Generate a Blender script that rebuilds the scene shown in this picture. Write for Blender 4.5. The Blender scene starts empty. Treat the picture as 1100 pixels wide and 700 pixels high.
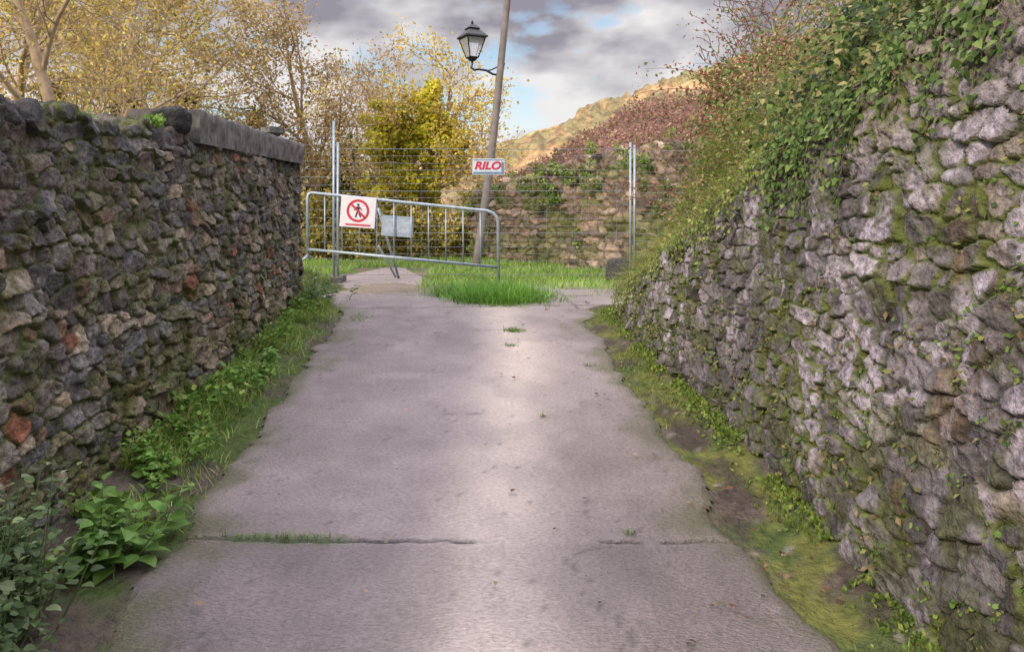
import bpy, math, random, numpy as np
from mathutils import Vector, Matrix
rng=np.random.default_rng(11); random.seed(11)
scene=bpy.context.scene
scene.view_settings.view_transform='Standard'
try: scene.view_settings.look='None'
except Exception: pass
scene.view_settings.exposure=0

# ------------------------------------------------------------------ noise
def h2(i,j,s=0):
    i=np.asarray(i).astype(np.int64); j=np.asarray(j).astype(np.int64)
    n=(i*374761393+j*668265263+s*144269504)&0xFFFFFFFF
    n=((n^(n>>13))*1274126177)&0xFFFFFFFF
    n=((n^(n>>15))*1103515245+12345)&0xFFFFFFFF
    n=n^(n>>16)
    return (n&0xFFFFFF)/float(0x1000000)
def vn(x,y,s=0):
    x=np.asarray(x,float); y=np.asarray(y,float)
    xi=np.floor(x); yi=np.floor(y); fx=x-xi; fy=y-yi
    fx=fx*fx*(3-2*fx); fy=fy*fy*(3-2*fy)
    a=h2(xi,yi,s); b=h2(xi+1,yi,s); c=h2(xi,yi+1,s); d=h2(xi+1,yi+1,s)
    return (a*(1-fx)+b*fx)*(1-fy)+(c*(1-fx)+d*fx)*fy
def fbm(x,y,s=0,o=4):
    t=0;a=.5;f=1;n=0
    for k in range(o):
        t=t+a*vn(np.asarray(x)*f,np.asarray(y)*f,s+k*7); n+=a; a*=.5; f*=2.03
    return t/n
def sst(a,b,x):
    t=np.clip((x-a)/(b-a),0,1); return t*t*(3-2*t)
def mixc(c,col,f):
    return c*(1-f[...,None])+np.array(col)*f[...,None]

# ------------------------------------------------------------------ mesh helpers
def mk(name,V,F,mat,cols=None,smooth=True,parent=None):
    V=np.asarray(V,dtype=np.float32).reshape(-1,3); F=np.asarray(F,dtype=np.int32)
    m,k=F.shape
    me=bpy.data.meshes.new(name)
    me.vertices.add(len(V)); me.vertices.foreach_set('co',V.ravel())
    me.loops.add(m*k); me.loops.foreach_set('vertex_index',F.ravel())
    me.polygons.add(m); me.polygons.foreach_set('loop_start',np.arange(m,dtype=np.int32)*k)
    me.update(calc_edges=True)
    me.polygons.foreach_set('use_smooth',np.full(m,smooth,dtype=bool))
    if cols is not None:
        c=np.ones((len(V),4),dtype=np.float32); c[:,:3]=np.asarray(cols).reshape(-1,3)
        a=me.color_attributes.new('Col','FLOAT_COLOR','POINT'); a.data.foreach_set('color',c.ravel())
    me.materials.append(mat); me.update()
    ob=bpy.data.objects.new(name,me); scene.collection.objects.link(ob)
    if parent: ob.parent=parent
    return ob
def gridF(nr,nc,mask=None):
    i=np.arange(nr*nc).reshape(nr,nc)
    F=np.stack([i[:-1,:-1],i[1:,:-1],i[1:,1:],i[:-1,1:]],-1).reshape(-1,4)
    if mask is not None: F=F[mask.reshape(-1)]
    return F
class Acc:
    def __init__(s): s.v=[]; s.f=[]
    def tube(s,pts,rad,n=6,cap=True):
        pts=[Vector(p) for p in pts]
        if not hasattr(rad,'__len__'): rad=[rad]*len(pts)
        b=len(s.v); up=None
        for k,p in enumerate(pts):
            d=(pts[min(k+1,len(pts)-1)]-pts[max(k-1,0)]).normalized()
            if up is None: up=Vector((0,0,1)) if abs(d.z)<.9 else Vector((1,0,0))
            a=d.cross(up)
            if a.length<1e-5: a=d.cross(Vector((0,1,0)))
            a.normalize(); c=a.cross(d).normalized(); up=c
            for q in range(n):
                t=2*math.pi*q/n
                s.v.append(p+(a*math.cos(t)+c*math.sin(t))*rad[k])
        for k in range(len(pts)-1):
            for q in range(n):
                s.f.append((b+k*n+q,b+k*n+(q+1)%n,b+(k+1)*n+(q+1)%n,b+(k+1)*n+q))
        if cap:
            s.f.append(tuple(b+q for q in range(n))[::-1]); e=b+(len(pts)-1)*n
            s.f.append(tuple(e+q for q in range(n)))
    def box(s,c,sz,rot=None):
        b=len(s.v); c=Vector(c)
        for x in(-1,1):
            for y in(-1,1):
                for z in(-1,1):
                    p=Vector((x*sz[0]/2,y*sz[1]/2,z*sz[2]/2))
                    if rot is not None: p=rot@p
                    s.v.append(c+p)
        for f in((0,1,3,2),(4,6,7,5),(0,4,5,1),(2,3,7,6),(0,2,6,4),(1,5,7,3)): s.f.append(tuple(b+i for i in f))
    def poly(s,pts):
        b=len(s.v); s.v+= [Vector(p) for p in pts]; s.f.append(tuple(range(b,b+len(pts))))
    def obj(s,name,mat,smooth=True,parent=None,bevel=0):
        me=bpy.data.meshes.new(name); me.from_pydata([tuple(v) for v in s.v],[],s.f); me.materials.append(mat)
        for p in me.polygons: p.use_smooth=smooth
        me.update(); ob=bpy.data.objects.new(name,me); scene.collection.objects.link(ob)
        if parent: ob.parent=parent
        if bevel:
            m=ob.modifiers.new('b','BEVEL'); m.width=bevel; m.segments=2
        return ob
def empty(name):
    e=bpy.data.objects.new(name,None); scene.collection.objects.link(e); return e

# ------------------------------------------------------------------ materials
def newmat(name):
    m=bpy.data.materials.new(name); m.use_nodes=True; nt=m.node_tree; nt.nodes.clear()
    return m,nt,nt.nodes,nt.links
def N(nodes,t,**k):
    n=nodes.new(t)
    for a,b in k.items():
        if hasattr(n,a): setattr(n,a,b)
    return n
def colmat(name,rough=.9,nscale=30,lo=.65,hi=1.3,bump=.5,bdist=.01,bscale=50,mapscale=(1,1,1),spec=.3,detail=3):
    m,nt,ns,L=newmat(name)
    out=N(ns,'ShaderNodeOutputMaterial'); b=N(ns,'ShaderNodeBsdfPrincipled'); L.new(b.outputs[0],out.inputs[0])
    at=N(ns,'ShaderNodeAttribute'); at.attribute_name='Col'
    tc=N(ns,'ShaderNodeTexCoord'); mp=N(ns,'ShaderNodeMapping'); mp.inputs['Scale'].default_value=mapscale
    L.new(tc.outputs['Object'],mp.inputs[0])
    n1=N(ns,'ShaderNodeTexNoise'); n1.inputs['Scale'].default_value=nscale; n1.inputs['Detail'].default_value=detail; n1.inputs['Roughness'].default_value=.7
    L.new(mp.outputs[0],n1.inputs[0])
    mr=N(ns,'ShaderNodeMapRange'); mr.inputs[1].default_value=.3; mr.inputs[2].default_value=.7; mr.inputs[3].default_value=lo; mr.inputs[4].default_value=hi
    L.new(n1.outputs[0],mr.inputs[0])
    mx=N(ns,'ShaderNodeVectorMath',operation='SCALE'); L.new(at.outputs['Color'],mx.inputs[0]); L.new(mr.outputs[0],mx.inputs['Scale'])
    L.new(mx.outputs[0],b.inputs['Base Color'])
    b.inputs['Roughness'].default_value=rough; b.inputs['Specular IOR Level'].default_value=spec
    n2=N(ns,'ShaderNodeTexNoise'); n2.inputs['Scale'].default_value=bscale; n2.inputs['Detail'].default_value=detail; n2.inputs['Roughness'].default_value=.65
    L.new(mp.outputs[0],n2.inputs[0])
    bp=N(ns,'ShaderNodeBump'); bp.inputs['Strength'].default_value=bump; bp.inputs['Distance'].default_value=bdist
    L.new(n2.outputs[0],bp.inputs['Height']); L.new(bp.outputs[0],b.inputs['Normal'])
    return m
def leafmat(name,trans=.35,rough=.6):
    m,nt,ns,L=newmat(name)
    out=N(ns,'ShaderNodeOutputMaterial'); at=N(ns,'ShaderNodeAttribute'); at.attribute_name='Col'
    b=N(ns,'ShaderNodeBsdfPrincipled'); b.inputs['Roughness'].default_value=rough; b.inputs['Specular IOR Level'].default_value=.25
    t=N(ns,'ShaderNodeBsdfTranslucent'); mx=N(ns,'ShaderNodeMixShader'); mx.inputs[0].default_value=trans
    L.new(at.outputs['Color'],b.inputs['Base Color']); L.new(at.outputs['Color'],t.inputs[0])
    L.new(b.outputs[0],mx.inputs[1]); L.new(t.outputs[0],mx.inputs[2]); L.new(mx.outputs[0],out.inputs[0])
    return m
def plain(name,col,rough=.6,metal=0,var=.25,nscale=20,bump=.2,spec=.5):
    m,nt,ns,L=newmat(name)
    out=N(ns,'ShaderNodeOutputMaterial'); b=N(ns,'ShaderNodeBsdfPrincipled'); L.new(b.outputs[0],out.inputs[0])
    tc=N(ns,'ShaderNodeTexCoord'); n1=N(ns,'ShaderNodeTexNoise'); n1.inputs['Scale'].default_value=nscale; n1.inputs['Detail'].default_value=4
    L.new(tc.outputs['Object'],n1.inputs[0])
    mr=N(ns,'ShaderNodeMapRange'); mr.inputs[1].default_value=.3; mr.inputs[2].default_value=.7; mr.inputs[3].default_value=1-var; mr.inputs[4].default_value=1+var
    L.new(n1.outputs[0],mr.inputs[0])
    mx=N(ns,'ShaderNodeVectorMath',operation='SCALE'); mx.inputs[0].default_value=col; L.new(mr.outputs[0],mx.inputs['Scale'])
    L.new(mx.outputs[0],b.inputs['Base Color']); b.inputs['Roughness'].default_value=rough; b.inputs['Metallic'].default_value=metal
    b.inputs['Specular IOR Level'].default_value=spec
    if bump:
        bp=N(ns,'ShaderNodeBump'); bp.inputs['Strength'].default_value=bump; bp.inputs['Distance'].default_value=.005
        L.new(n1.outputs[0],bp.inputs['Height']); L.new(bp.outputs[0],b.inputs['Normal'])
    return m
M_stone=colmat('rubble_stone',nscale=36,lo=.5,hi=1.5,bump=1,bdist=.022,bscale=34)
M_stone2=colmat('pale_stone',nscale=30,lo=.5,hi=1.5,bump=1,bdist=.026,bscale=28)
M_ground=colmat('soil_and_grass',nscale=14,bump=.9,bdist=.04,bscale=25)
M_far=colmat('far_hillside',nscale=.35,lo=.35,hi=1.6,bump=.6,bdist=2,bscale=.3)
M_leaf=leafmat('leaf'); M_leaf2=leafmat('autumn_leaf',.5)
M_bark=plain('bark',(.16,.12,.09),.9,nscale=8,bump=.6)
M_wood=plain('weathered_pole_wood',(.19,.165,.155),.85,nscale=6,bump=.5)
M_galv=plain('galvanised_steel',(.33,.39,.44),.5,.5,var=.2,bump=0)
M_wire=plain('galvanised_wire',(.20,.215,.24),.55,.3,var=.1,bump=0)
M_black=plain('black_iron',(.015,.016,.018),.4,.3,bump=0)
M_white=plain('white_plate',(.66,.64,.68),.5,var=.06,bump=0)
M_red=plain('red_paint',(.50,.02,.05),.5,var=.05,bump=0)
M_blk=plain('black_paint',(.02,.02,.02),.5,var=.05,bump=0)
M_blue=plain('pale_blue_board',(.28,.35,.42),.5,var=.1,bump=0)
M_conc=plain('old_concrete',(.10,.095,.085),.9,var=.6,nscale=13,bump=1)
m,nt,ns,L=newmat('frosted_glass'); o=N(ns,'ShaderNodeOutputMaterial'); b=N(ns,'ShaderNodeBsdfPrincipled'); L.new(b.outputs[0],o.inputs[0])
b.inputs['Base Color'].default_value=(.75,.78,.8,1); b.inputs['Roughness'].default_value=.2; b.inputs['Transmission Weight'].default_value=.6; M_glass=m

M_road=colmat('rough_concrete_road',rough=.55,nscale=1,lo=.64,hi=1.34,bump=1,bdist=.026,bscale=1,mapscale=(48,100,50),spec=.6,detail=3)
nt=M_road.node_tree; b=[n for n in nt.nodes if n.type=='BSDF_PRINCIPLED'][0]
wa=nt.nodes.new('ShaderNodeAttribute'); wa.attribute_name='wet'
mr=nt.nodes.new('ShaderNodeMapRange'); mr.inputs[3].default_value=.56; mr.inputs[4].default_value=.06
nt.links.new(wa.outputs['Fac'],mr.inputs[0]); nt.links.new(mr.outputs[0],b.inputs['Roughness'])
bp=[n for n in nt.nodes if n.type=='BUMP'][0]
ms=nt.nodes.new('ShaderNodeMapRange'); ms.inputs[3].default_value=1.0; ms.inputs[4].default_value=.02
nt.links.new(wa.outputs['Fac'],ms.inputs[0]); nt.links.new(ms.outputs[0],bp.inputs['Strength'])

# ------------------------------------------------------------------ terrain
def R(y):
    a=.0765*np.asarray(y,float); b=.67; k=.05
    h=np.clip(.5+.5*(b-a)/k,0,1); r=b*(1-h)+a*h-k*h*(1-h)
    return np.maximum(r,-1.5)
def G(x,y):
    x=np.asarray(x,float); y=np.asarray(y,float)
    z=R(y)-.012+.03*(fbm(x*2,y*2,3)-.5)*sst(.9,1.5,np.abs(x))
    z=z+.05*sst(1.3,1.55,x)*(y<8.5)+.06*sst(-1.3,-1.6,x)*sst(9.6,8.6,y)
    z=z+.02*(fbm(x*9,y*9,13)-.5)*sst(1.2,1.4,np.abs(x))
    z=z+.26*np.exp(-((x+2.15)**2/.12+(y-10.5)**2/.5))
    z=z-.035*sst(1.0,.85,np.abs(x))*sst(8.6,8.2,y)-.008*sst(1.4,1.25,np.abs(x))
    return z
def spaced(a,b,d,far):
    core=np.arange(a,b,d); g=[];s=d;p=b
    while p<far: g.append(p); s*=1.25; p+=s
    h=[];s=d;p=a
    while p>-far: s*=1.25; p-=s; h.append(p)
    return np.array(h[::-1]+list(core)+g)
xs=spaced(-3.2,4,.035,500); ys=spaced(1,14,.045,600)
X,Y=np.meshgrid(xs,ys,indexing='ij'); Z=G(X,Y)
gn=fbm(X*3,Y*3,5); gn2=fbm(X*.7,Y*.7,9)
C=np.zeros(X.shape+(3,)); C[:]=(.09,.07,.055)
C=mixc(C,(.06,.09,.02),sst(.35,.6,gn))
C=mixc(C,(.13,.16,.035),sst(.5,.7,gn2)*.6)
C=mixc(C,(.10,.13,.04),sst(11.2,12.2,Y))
C=mixc(C,(.17,.14,.09),sst(11.2,12.2,Y)*sst(.45,.6,gn)*sst(-.2,-.6,X))
mossr=sst(1.1,1.25,X)*(X<2)*(Y<8)
C=mixc(C,(.12,.125,.03),mossr*sst(.38,.55,fbm(X*7,Y*5,21)))
C=mixc(C,(.05,.038,.03),mossr*sst(.52,.62,fbm(X*6,Y*4,23))*.8)
C=mixc(C,(.20,.17,.15),mossr*(h2(np.floor(X*28),np.floor(Y*22),7)>.975)*.8)
mk('ground',np.stack([X,Y,Z],-1),gridF(len(xs),len(ys)),M_ground,C)

# ------------------------------------------------------------------ road
xs=np.arange(-2.7,3.3,.025)
ys=np.concatenate([np.arange(-2,3.22,.03),np.arange(3.22,3.42,.006),np.arange(3.42,15.6,.03)])
X,Y=np.meshgrid(xs,ys,indexing='ij')
le=-1.22-.9*sst(8.2,9.6,Y)+.16*(fbm(Y*3,X*0,2)-.5)+.05*(vn(Y*14,X*0,4)-.5)
re=1.22+1.5*sst(7.7,9.2,Y)+.20*(fbm(Y*2.0,X*0+3,8)-.5)+.05*(vn(Y*9,X*0,6)-.5)
Z=R(Y)+.016*(fbm(X*1.5,Y*1.5,31)-.5)+.008*(fbm(X*7,Y*7,33)-.5)
edge=np.minimum(X-le,re-X); edge=np.minimum(edge,11.4+3.6*np.exp(-((X+1.25)/.6)**2)+.5*fbm(X*2,X*0,77)-Y)
Z=Z-.022*sst(.05,0,edge)
yj=3.325+.05*(fbm(X*2.5,X*0,40)-.5)+.02*(vn(X*14,X*0,44)-.5)-.012*X
crack=sst(.017,.003,np.abs(Y-yj))*np.clip(sst(.3,-.3,X)*.9+.9*(fbm(X*3,X*0,1)>.50)*(X<1.15),0,1)
Z=Z-.016*crack; Z=Z-.010*sst(yj,yj-.03,Y)*sst(1.2,-.2,X)
C=np.zeros(X.shape+(3,)); C[:]=(.262,.218,.212)
big=fbm(X*1.1,Y*.8,60); fn=fbm(X*6,Y*6,61)
C=C*(1+.45*(big-.5)+.5*(fn-.5))[...,None]
path=np.exp(-((X-(.36-.26*sst(4.5,2.6,Y)+.08*np.sin(Y*1.1)+.16*(fbm(Y*1.5,X*0,66)-.5)))/.27)**2)  # shape of the painted sky sheen streak along the centre
sheen=path*np.clip(.5+1.1*(fbm(X*3.5,Y*2.4,67)-.2),0,1)
C=mixc(C,(.60,.50,.415),sheen*.72)  # sky sheen along the centre, painted into the road colour as a lighter streak
C=mixc(C,(.17,.14,.13),sst(.50,.66,fbm(X*2.6,Y*1.8,91))*.35*(1-sheen))
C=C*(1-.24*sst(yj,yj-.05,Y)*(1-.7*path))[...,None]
C=mixc(C,(.02,.02,.018),crack)
C=mixc(C,(.07,.11,.02),sst(.07,.0,np.abs(Y-yj-.01))*sst(-1.05,-.95,X)*sst(-.4,-.55,X)*.7)
mo=sst(.30,.02,edge+ .45*(fbm(X*5,Y*4,70)-.42))*sst(9.2,8.4,Y)
C=mixc(C,(.10,.10,.035),mo*.8)
C=mixc(C,(.33,.28,.25),sst(8.6,9.6,Y)*.5)
for yk,sl_ in ((8.55,.10),(9.7,-.06)):
    C=mixc(C,(.05,.05,.03),sst(.03,.01,np.abs(Y-yk-sl_*X-.05*(fbm(X*4,X*0,int(yk*9))-.5)))*.8)
C=mixc(C,(.05,.05,.03),sst(.025,.01,np.abs(X-1.25-.08*(fbm(Y*3,X*0,12)-.5)))*(Y>8.4)*.7)
fc=sst(.010,.002,np.abs(fbm(X*1.3,Y*1.3,93,5)-.5))*(fbm(X*.8,Y*.8,94)>.5); C=mixc(C,(.08,.065,.06),fc*.6)
spk=(h2(np.floor(X*40),np.floor(Y*33),5)>.994); C=mixc(C,(.05,.04,.03),spk*.5)
wn=fbm(X*2.6,Y*2.6,99)
wet=sst(.5,.58,np.exp(-(((X+.95)/.75)**2+((Y-10.7)/.9)**2))*.55+wn*.55)
wet2=np.clip(sheen*1.0,0,1)*.46+.14*sst(.45,.6,big)
Z=np.where(wet>.5,R(Y)-.002,Z); C=mixc(C,(.34,.29,.25),wet*.6)
msk=edge>0; fm=msk[:-1,:-1]&msk[1:,1:]&msk[1:,:-1]&msk[:-1,1:]
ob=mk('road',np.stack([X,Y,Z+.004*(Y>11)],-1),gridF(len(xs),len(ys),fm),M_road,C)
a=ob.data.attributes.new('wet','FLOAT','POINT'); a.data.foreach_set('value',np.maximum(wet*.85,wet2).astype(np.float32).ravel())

# ------------------------------------------------------------------ stone walls
def stones(p,q,sx,sy,seed,pw=2.6,merge=.35,vmerge=.0,warp=.25,warp2=.09):
    wx=p+warp*sx*2*(fbm(p/sx*.6,q/sy*.6,seed+1,3)-.5)+warp2*sx*2*(fbm(p/sx*2.6,q/sy*2.6,seed+11,3)-.5)
    wy=q+warp*sy*2*(fbm(p/sx*.6,q/sy*.6,seed+2,3)-.5)+warp2*sy*2*(fbm(p/sx*2.6,q/sy*2.6,seed+12,3)-.5)
    a=wx/sx; b=wy/sy
    jb=np.floor(b); best=np.full(a.shape,9.); bid=np.zeros(a.shape,dtype=np.int64); lst=[]; lx=np.zeros(a.shape); ly=np.zeros(a.shape)
    for dj in(-1,0,1):
        j=jb+dj; off=.5*(j%2)+.3*h2(j,j*0,seed+9)
        ia=np.floor(a-off)
        for di in(-2,-1,0,1,2):
            i=ia+di
            cx=i+off+.5+.8*(h2(i,j,seed+3)-.5); cy=j+.5+.65*(h2(i,j,seed+4)-.5)
            w=.65+.8*h2(i,j,seed+5)
            d=((np.abs(a-cx)**pw+np.abs(b-cy)**pw)**(1/pw))*w
            gi=i.copy(); gj=j.copy()
            mm=h2(np.floor(i/2),j,seed+6)<merge; gi=np.where(mm,np.floor(i/2)*2,gi)
            if vmerge: 
                mv=(h2(i,np.floor(j/2),seed+8)<vmerge)&(~mm); gj=np.where(mv,np.floor(j/2)*2,gj)
            gid=((gi+5000)*20000+(gj+5000)*2).astype(np.int64)
            lst.append((d,gid)); k=d<best; best=np.where(k,d,best); bid=np.where(k,gid,bid); lx=np.where(k,a-cx,lx); ly=np.where(k,b-cy,ly)
    f2=np.full(a.shape,9.)
    for d,g in lst: f2=np.where((g!=bid)&(d<f2),d,f2)
    return best,f2-best,bid,lx,ly
def wall(name,path,L,base,top,batter,thick,ds,style,mat,parent=None):
    s=np.arange(0,L+ds,ds); P=np.array([path(v) for v in s]); T=np.gradient(P,axis=0); T/=np.linalg.norm(T,axis=1)[:,None]
    sd=style['side']; NX=np.stack([T[:,1]*sd,-T[:,0]*sd],1)
    b=base(s,P); t=top(s,P); nf=int((t-b).max()/ds)+2; nt_=int(thick/(ds*1.5))+2
    f=np.linspace(0,1,nf); Zf=b[:,None]+(t-b)[:,None]*f[None]
    dep=np.linspace(0,thick,nt_)[1:]
    Za=np.concatenate([Zf,t[:,None]+dep[None]],1); Sa=s[:,None]+0*Za
    D=np.concatenate([0*Zf,np.repeat(dep[None],len(s),0)],1)
    Zr=np.concatenate([Zf,np.repeat(t[:,None],len(dep),1)],1)
    sd_=style['seed']; dp=style['depth']
    d1,ed,gid,lx,ly=stones(Sa,Za,style['sx'],style['sy'],sd_,style.get('pw',2.6),style.get('merge',.35),style.get('vmerge',0))
    edn=ed+.15*(fbm(Sa*26,Za*26,sd_+30,3)-.5)
    r1=h2(gid%99991,gid//99991,3); r2=h2(gid%99991,gid//99991,4); r3=h2(gid%99991,gid//99991,5); r4=h2(gid%99991,gid//99991,6)
    ew=style.get('ew',.12)
    prof=sst(0,ew,edn)
    tilt=style.get('tilt',.8)*((r3-.5)*lx+(r4-.5)*ly)*2
    fac=np.floor(fbm(Sa*6+r1*9,Za*11+r3*5,sd_+43,2)*7)/7-.4
    rid=np.abs(fbm(Sa*13,Za*19,sd_+44,3)-.5)*2
    stone=dp*(.5+.7*r1+tilt)+dp*.85*fac-dp*.35*rid
    disp=stone*prof
    mort=dp*(-.25+1.2*fbm(Sa*2.1,Za*2.1,sd_+45))*style.get('mort',.8)+dp*.25*(fbm(Sa*30,Za*30,sd_+46,3)-.5)
    ism=sst(-.05,.10,(mort-disp)/dp); disp=np.maximum(disp,mort)
    disp=disp+.18*dp*(fbm(Sa*34,Za*34,sd_+41,3)-.5)*2+.9*dp*(fbm(Sa*1.6,Za*1.6,sd_+47,3)-.5)
    up=np.clip(sst(-.04,.04,(Za-t[:,None])),0,1)
    nz=up; nh=1-up*.99; ln=np.sqrt(nz**2+nh**2)
    back=batter*(Zr-b[:,None])+D
    x=P[:,0][:,None]+NX[:,0][:,None]*(-back+disp*nh/ln); y=P[:,1][:,None]+NX[:,1][:,None]*(-back+disp*nh/ln); z=Zr+disp*nz/ln
    fr=(Zr-b[:,None])/np.maximum(t-b,.01)[:,None]
    z=z+style.get('lump',.03)*sst(.8,1,fr)*(fbm(Sa*5,0*Sa,sd_+50,3)-.5)*2.4
    z[:,-1]=b
    pal=np.array(style['pal']); idx=(np.searchsorted(np.cumsum(style['w'])/np.sum(style['w']),r2)).clip(0,len(pal)-1)
    C=pal[idx]*(.65+.7*r3)[...,None]*(.45+1.1*fbm(Sa*14,Za*18,sd_+60))[...,None]
    C=style['post'](C,Sa,Za,fr,r1,r4)
    C=mixc(C,style['mcol'],ism*.6)
    deep=sst(style.get('cw',.09),.01,edn)*(1-.45*ism)
    C=mixc(C,style['crack'],deep*.92)
    # moss gathered in the joints
    mg=style.get('moss',0)*sst(.45,.60,fbm(Sa*2.4,Za*2.0,sd_+70)+.10*(1-fr))*sst(.30,.05,edn+.25*(fbm(Sa*20,Za*20,sd_+71,3)-.5))
    C=mixc(C,(.085,.105,.022),np.clip(mg,0,1))
    V=np.stack([x,y,z],-1)
    F=gridF(V.shape[0],V.shape[1])
    if sd>0: F=F[:,::-1]
    ob=mk(name,V,F,mat,C,smooth=True,parent=parent)
    return V[:,:nf],NX,ed[:,:nf],C[:,:nf]
def interp(xp,yp): return lambda v: np.interp(v,xp,yp)

def postL(C,S,Z,f,r,r4):
    n=fbm(S*2.2,Z*2.2,101); n2=fbm(S*7,Z*7,102)
    C=mixc(C,(.085,.08,.08),sst(.42,.72,f+.5*(n-.5))*.6*(r4>.25))
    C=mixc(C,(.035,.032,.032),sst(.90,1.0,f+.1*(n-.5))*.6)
    C=mixc(C,(.27,.255,.22),sst(.60,.70,fbm(S*6,Z*6,105))*.5)
    C=mixc(C,(.085,.09,.02),sst(.50,.70,n2+.25*(1-f)-.12)*.6)
    C=mixc(C,(.06,.075,.018),sst(.25,0,f)*sst(.4,.6,n2)*.7)
    return C
stL=dict(side=1,sx=.145,sy=.082,seed=3,depth=.038,pal=[(.155,.135,.115),(.10,.088,.08),(.25,.205,.145),(.21,.085,.052),(.155,.10,.07),(.21,.17,.12),(.065,.06,.058),(.125,.12,.12)],
  w=[3,2.4,2.0,.8,1.8,2.2,1.6,2],crack=(.014,.012,.010),mcol=(.085,.075,.06),post=postL,merge=.34,lump=.045,pw=3.2,ew=.15,cw=.15,mort=.62,tilt=.7,moss=.6)
wL_e=empty('stone_wall')
topL=interp([0,2.9,4.2,5.2,8.9],[2.02,2.06,2.10,2.14,2.24])
VL,NL,edL,CL=wall('masonry',lambda v:(-1.74+.03*math.sin(v*1.3),.3+v),8.5,lambda s,P:R(P[:,1])-.06,lambda s,P:topL(P[:,1])+.04*(vn(P[:,1]*4,0,5)-.5),.03,.42,.0095,stL,M_stone,wL_e)
A=Acc(); A.box((-1.99,8.78,1.4),(.44,.05,1.7)); A.obj('end_face',M_conc,False,wL_e,.01)
def slab(name,y0,y1,x0,x1,z0a,z0b,h,parent,seed=1):
    ny=int((y1-y0)/.02); yy=np.linspace(y0,y1,ny)
    c=[(x1,0),(x1,.25),(x1,.5),(x1,.75),(x1-.004,.95),(x1-.02,1),( (x0+x1)/2,1.03),(x0+.02,1),(x0,.9),(x0,0)]
    V=[]
    for k,(cx,cz) in enumerate(c):
        zb=np.interp(yy,[y0,y1],[z0a,z0b])
        n=fbm(yy*7,np.full(ny,k*.9),seed)-.5+.5*(vn(yy*30,np.full(ny,k*2.),seed+4)-.5)
        V.append(np.stack([cx+.03*n*(1 if k<6 else -1),yy,zb+h*cz+.03*n*(cz>.4)],-1))
    V=np.stack(V,1)
    mk(name,V,gridF(ny,len(c))[:,::-1],M_conc,None,parent=parent)
    A=Acc(); A.poly([tuple(V[0,k]) for k in range(len(c))][::-1]); A.poly([tuple(V[-1,k]) for k in range(len(c))]); A.obj(name+'_ends',M_conc,False,parent)
slab('coping',5.25,8.72,-2.2,-1.725,2.10,2.20,.22,wL_e)
A=Acc(); A.tube([(-1.93,8.15,2.38),(-1.93,8.15,2.46),(-1.93,8.15,2.48),(-1.93,8.15,2.54)],[.08,.08,.13,.12],4); A.obj('cap_block',M_conc,False,wL_e)
def rock(name,c,r,mat,seed,parent=None,col=.06):
    n=14; th=np.linspace(0,math.pi,n)[:,None]; ph=np.linspace(0,2*math.pi,n*2+1)[None,:]
    x=np.sin(th)*np.cos(ph); y=np.sin(th)*np.sin(ph); z=np.cos(th)+0*ph
    d=.72+.5*fbm(x*1.7+seed,y*1.7+z*1.3,seed)
    sgn=lambda a:np.sign(a)*np.abs(a)**.75
    V=np.stack([c[0]+r[0]*sgn(x)*d,c[1]+r[1]*sgn(y)*d,c[2]+r[2]*sgn(z)*d],-1)
    V[:,-1]=V[:,0]
    return mk(name,V,gridF(n,n*2+1),mat,np.full(V.shape,col),parent=parent)
rock('loose_stone',(-1.83,5.02,2.22),(.12,.12,.095),M_stone,5,col=.03)

def pathR(v):
    y=.3+v
    if y<7.3: return (1.56+.03*math.sin(y*1.7),y)
    q=v-7.0; rr=1.6; a=min(q/rr,math.pi/2*.86)
    x=1.56+.03*math.sin(7.3*1.7)+rr*(1-math.cos(a)); yy=7.3+rr*math.sin(a)
    ex=max(0,q-a*rr); return (x+ex*math.sin(a),yy+ex*math.cos(a))
tRy=[0,2.4,2.8,3.2,3.8,4.56,5.43,6.2,6.8,7.5,8.0,8.5,9.5]; tRz=[2.5,2.46,2.38,2.18,2.05,1.86,1.56,1.30,1.08,.92,.88,.95,1.05]
topR=interp(tRy,tRz)
def postR(C,S,Z,f,r,r4):
    n=fbm(S*1.8,Z*1.8,201); n2=fbm(S*6,Z*6,202)
    C=mixc(C,(.36,.32,.365),sst(.50,.60,fbm(S*5.2,Z*3.2,203)+.18*(r4-.5))*.7)
    C=mixc(C,(.075,.07,.068),sst(.48,.64,n)*.5*(r4<.7))
    C=mixc(C,(.05,.045,.042),sst(.55,.68,fbm(S*9,Z*4,208))*.5)
    C=mixc(C,(.08,.09,.025),sst(.52,.66,n2+.14*(.6-f))*.6)
    C=mixc(C,(.15,.085,.035),sst(.74,.82,fbm(S*2.6,Z*1.5,205))*.4)
    C=mixc(C,(.25,.21,.15),sst(.75,1,f)*sst(4.2,2.8,S)*.6)
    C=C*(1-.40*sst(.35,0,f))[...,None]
    return C
stR=dict(side=-1,sx=.135,sy=.085,seed=44,depth=.036,pal=[(.185,.165,.18),(.145,.13,.138),(.245,.22,.24),(.11,.098,.098),(.17,.145,.125),(.075,.068,.066)],
  w=[3,3,2.2,2.4,1.1,1.6],crack=(.018,.016,.012),mcol=(.10,.09,.08),post=postR,merge=.30,vmerge=.40,lump=.05,pw=2.8,ew=.13,cw=.14,tilt=.7,mort=.58,moss=.95)
VR,NR,edR,CR=wall('retaining_wall',pathR,11.0,lambda s,P:R(P[:,1])-.04,lambda s,P:topR(np.where(s<7,P[:,1],s+.5)),.12,.3,.0095,stR,M_stone2)

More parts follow.
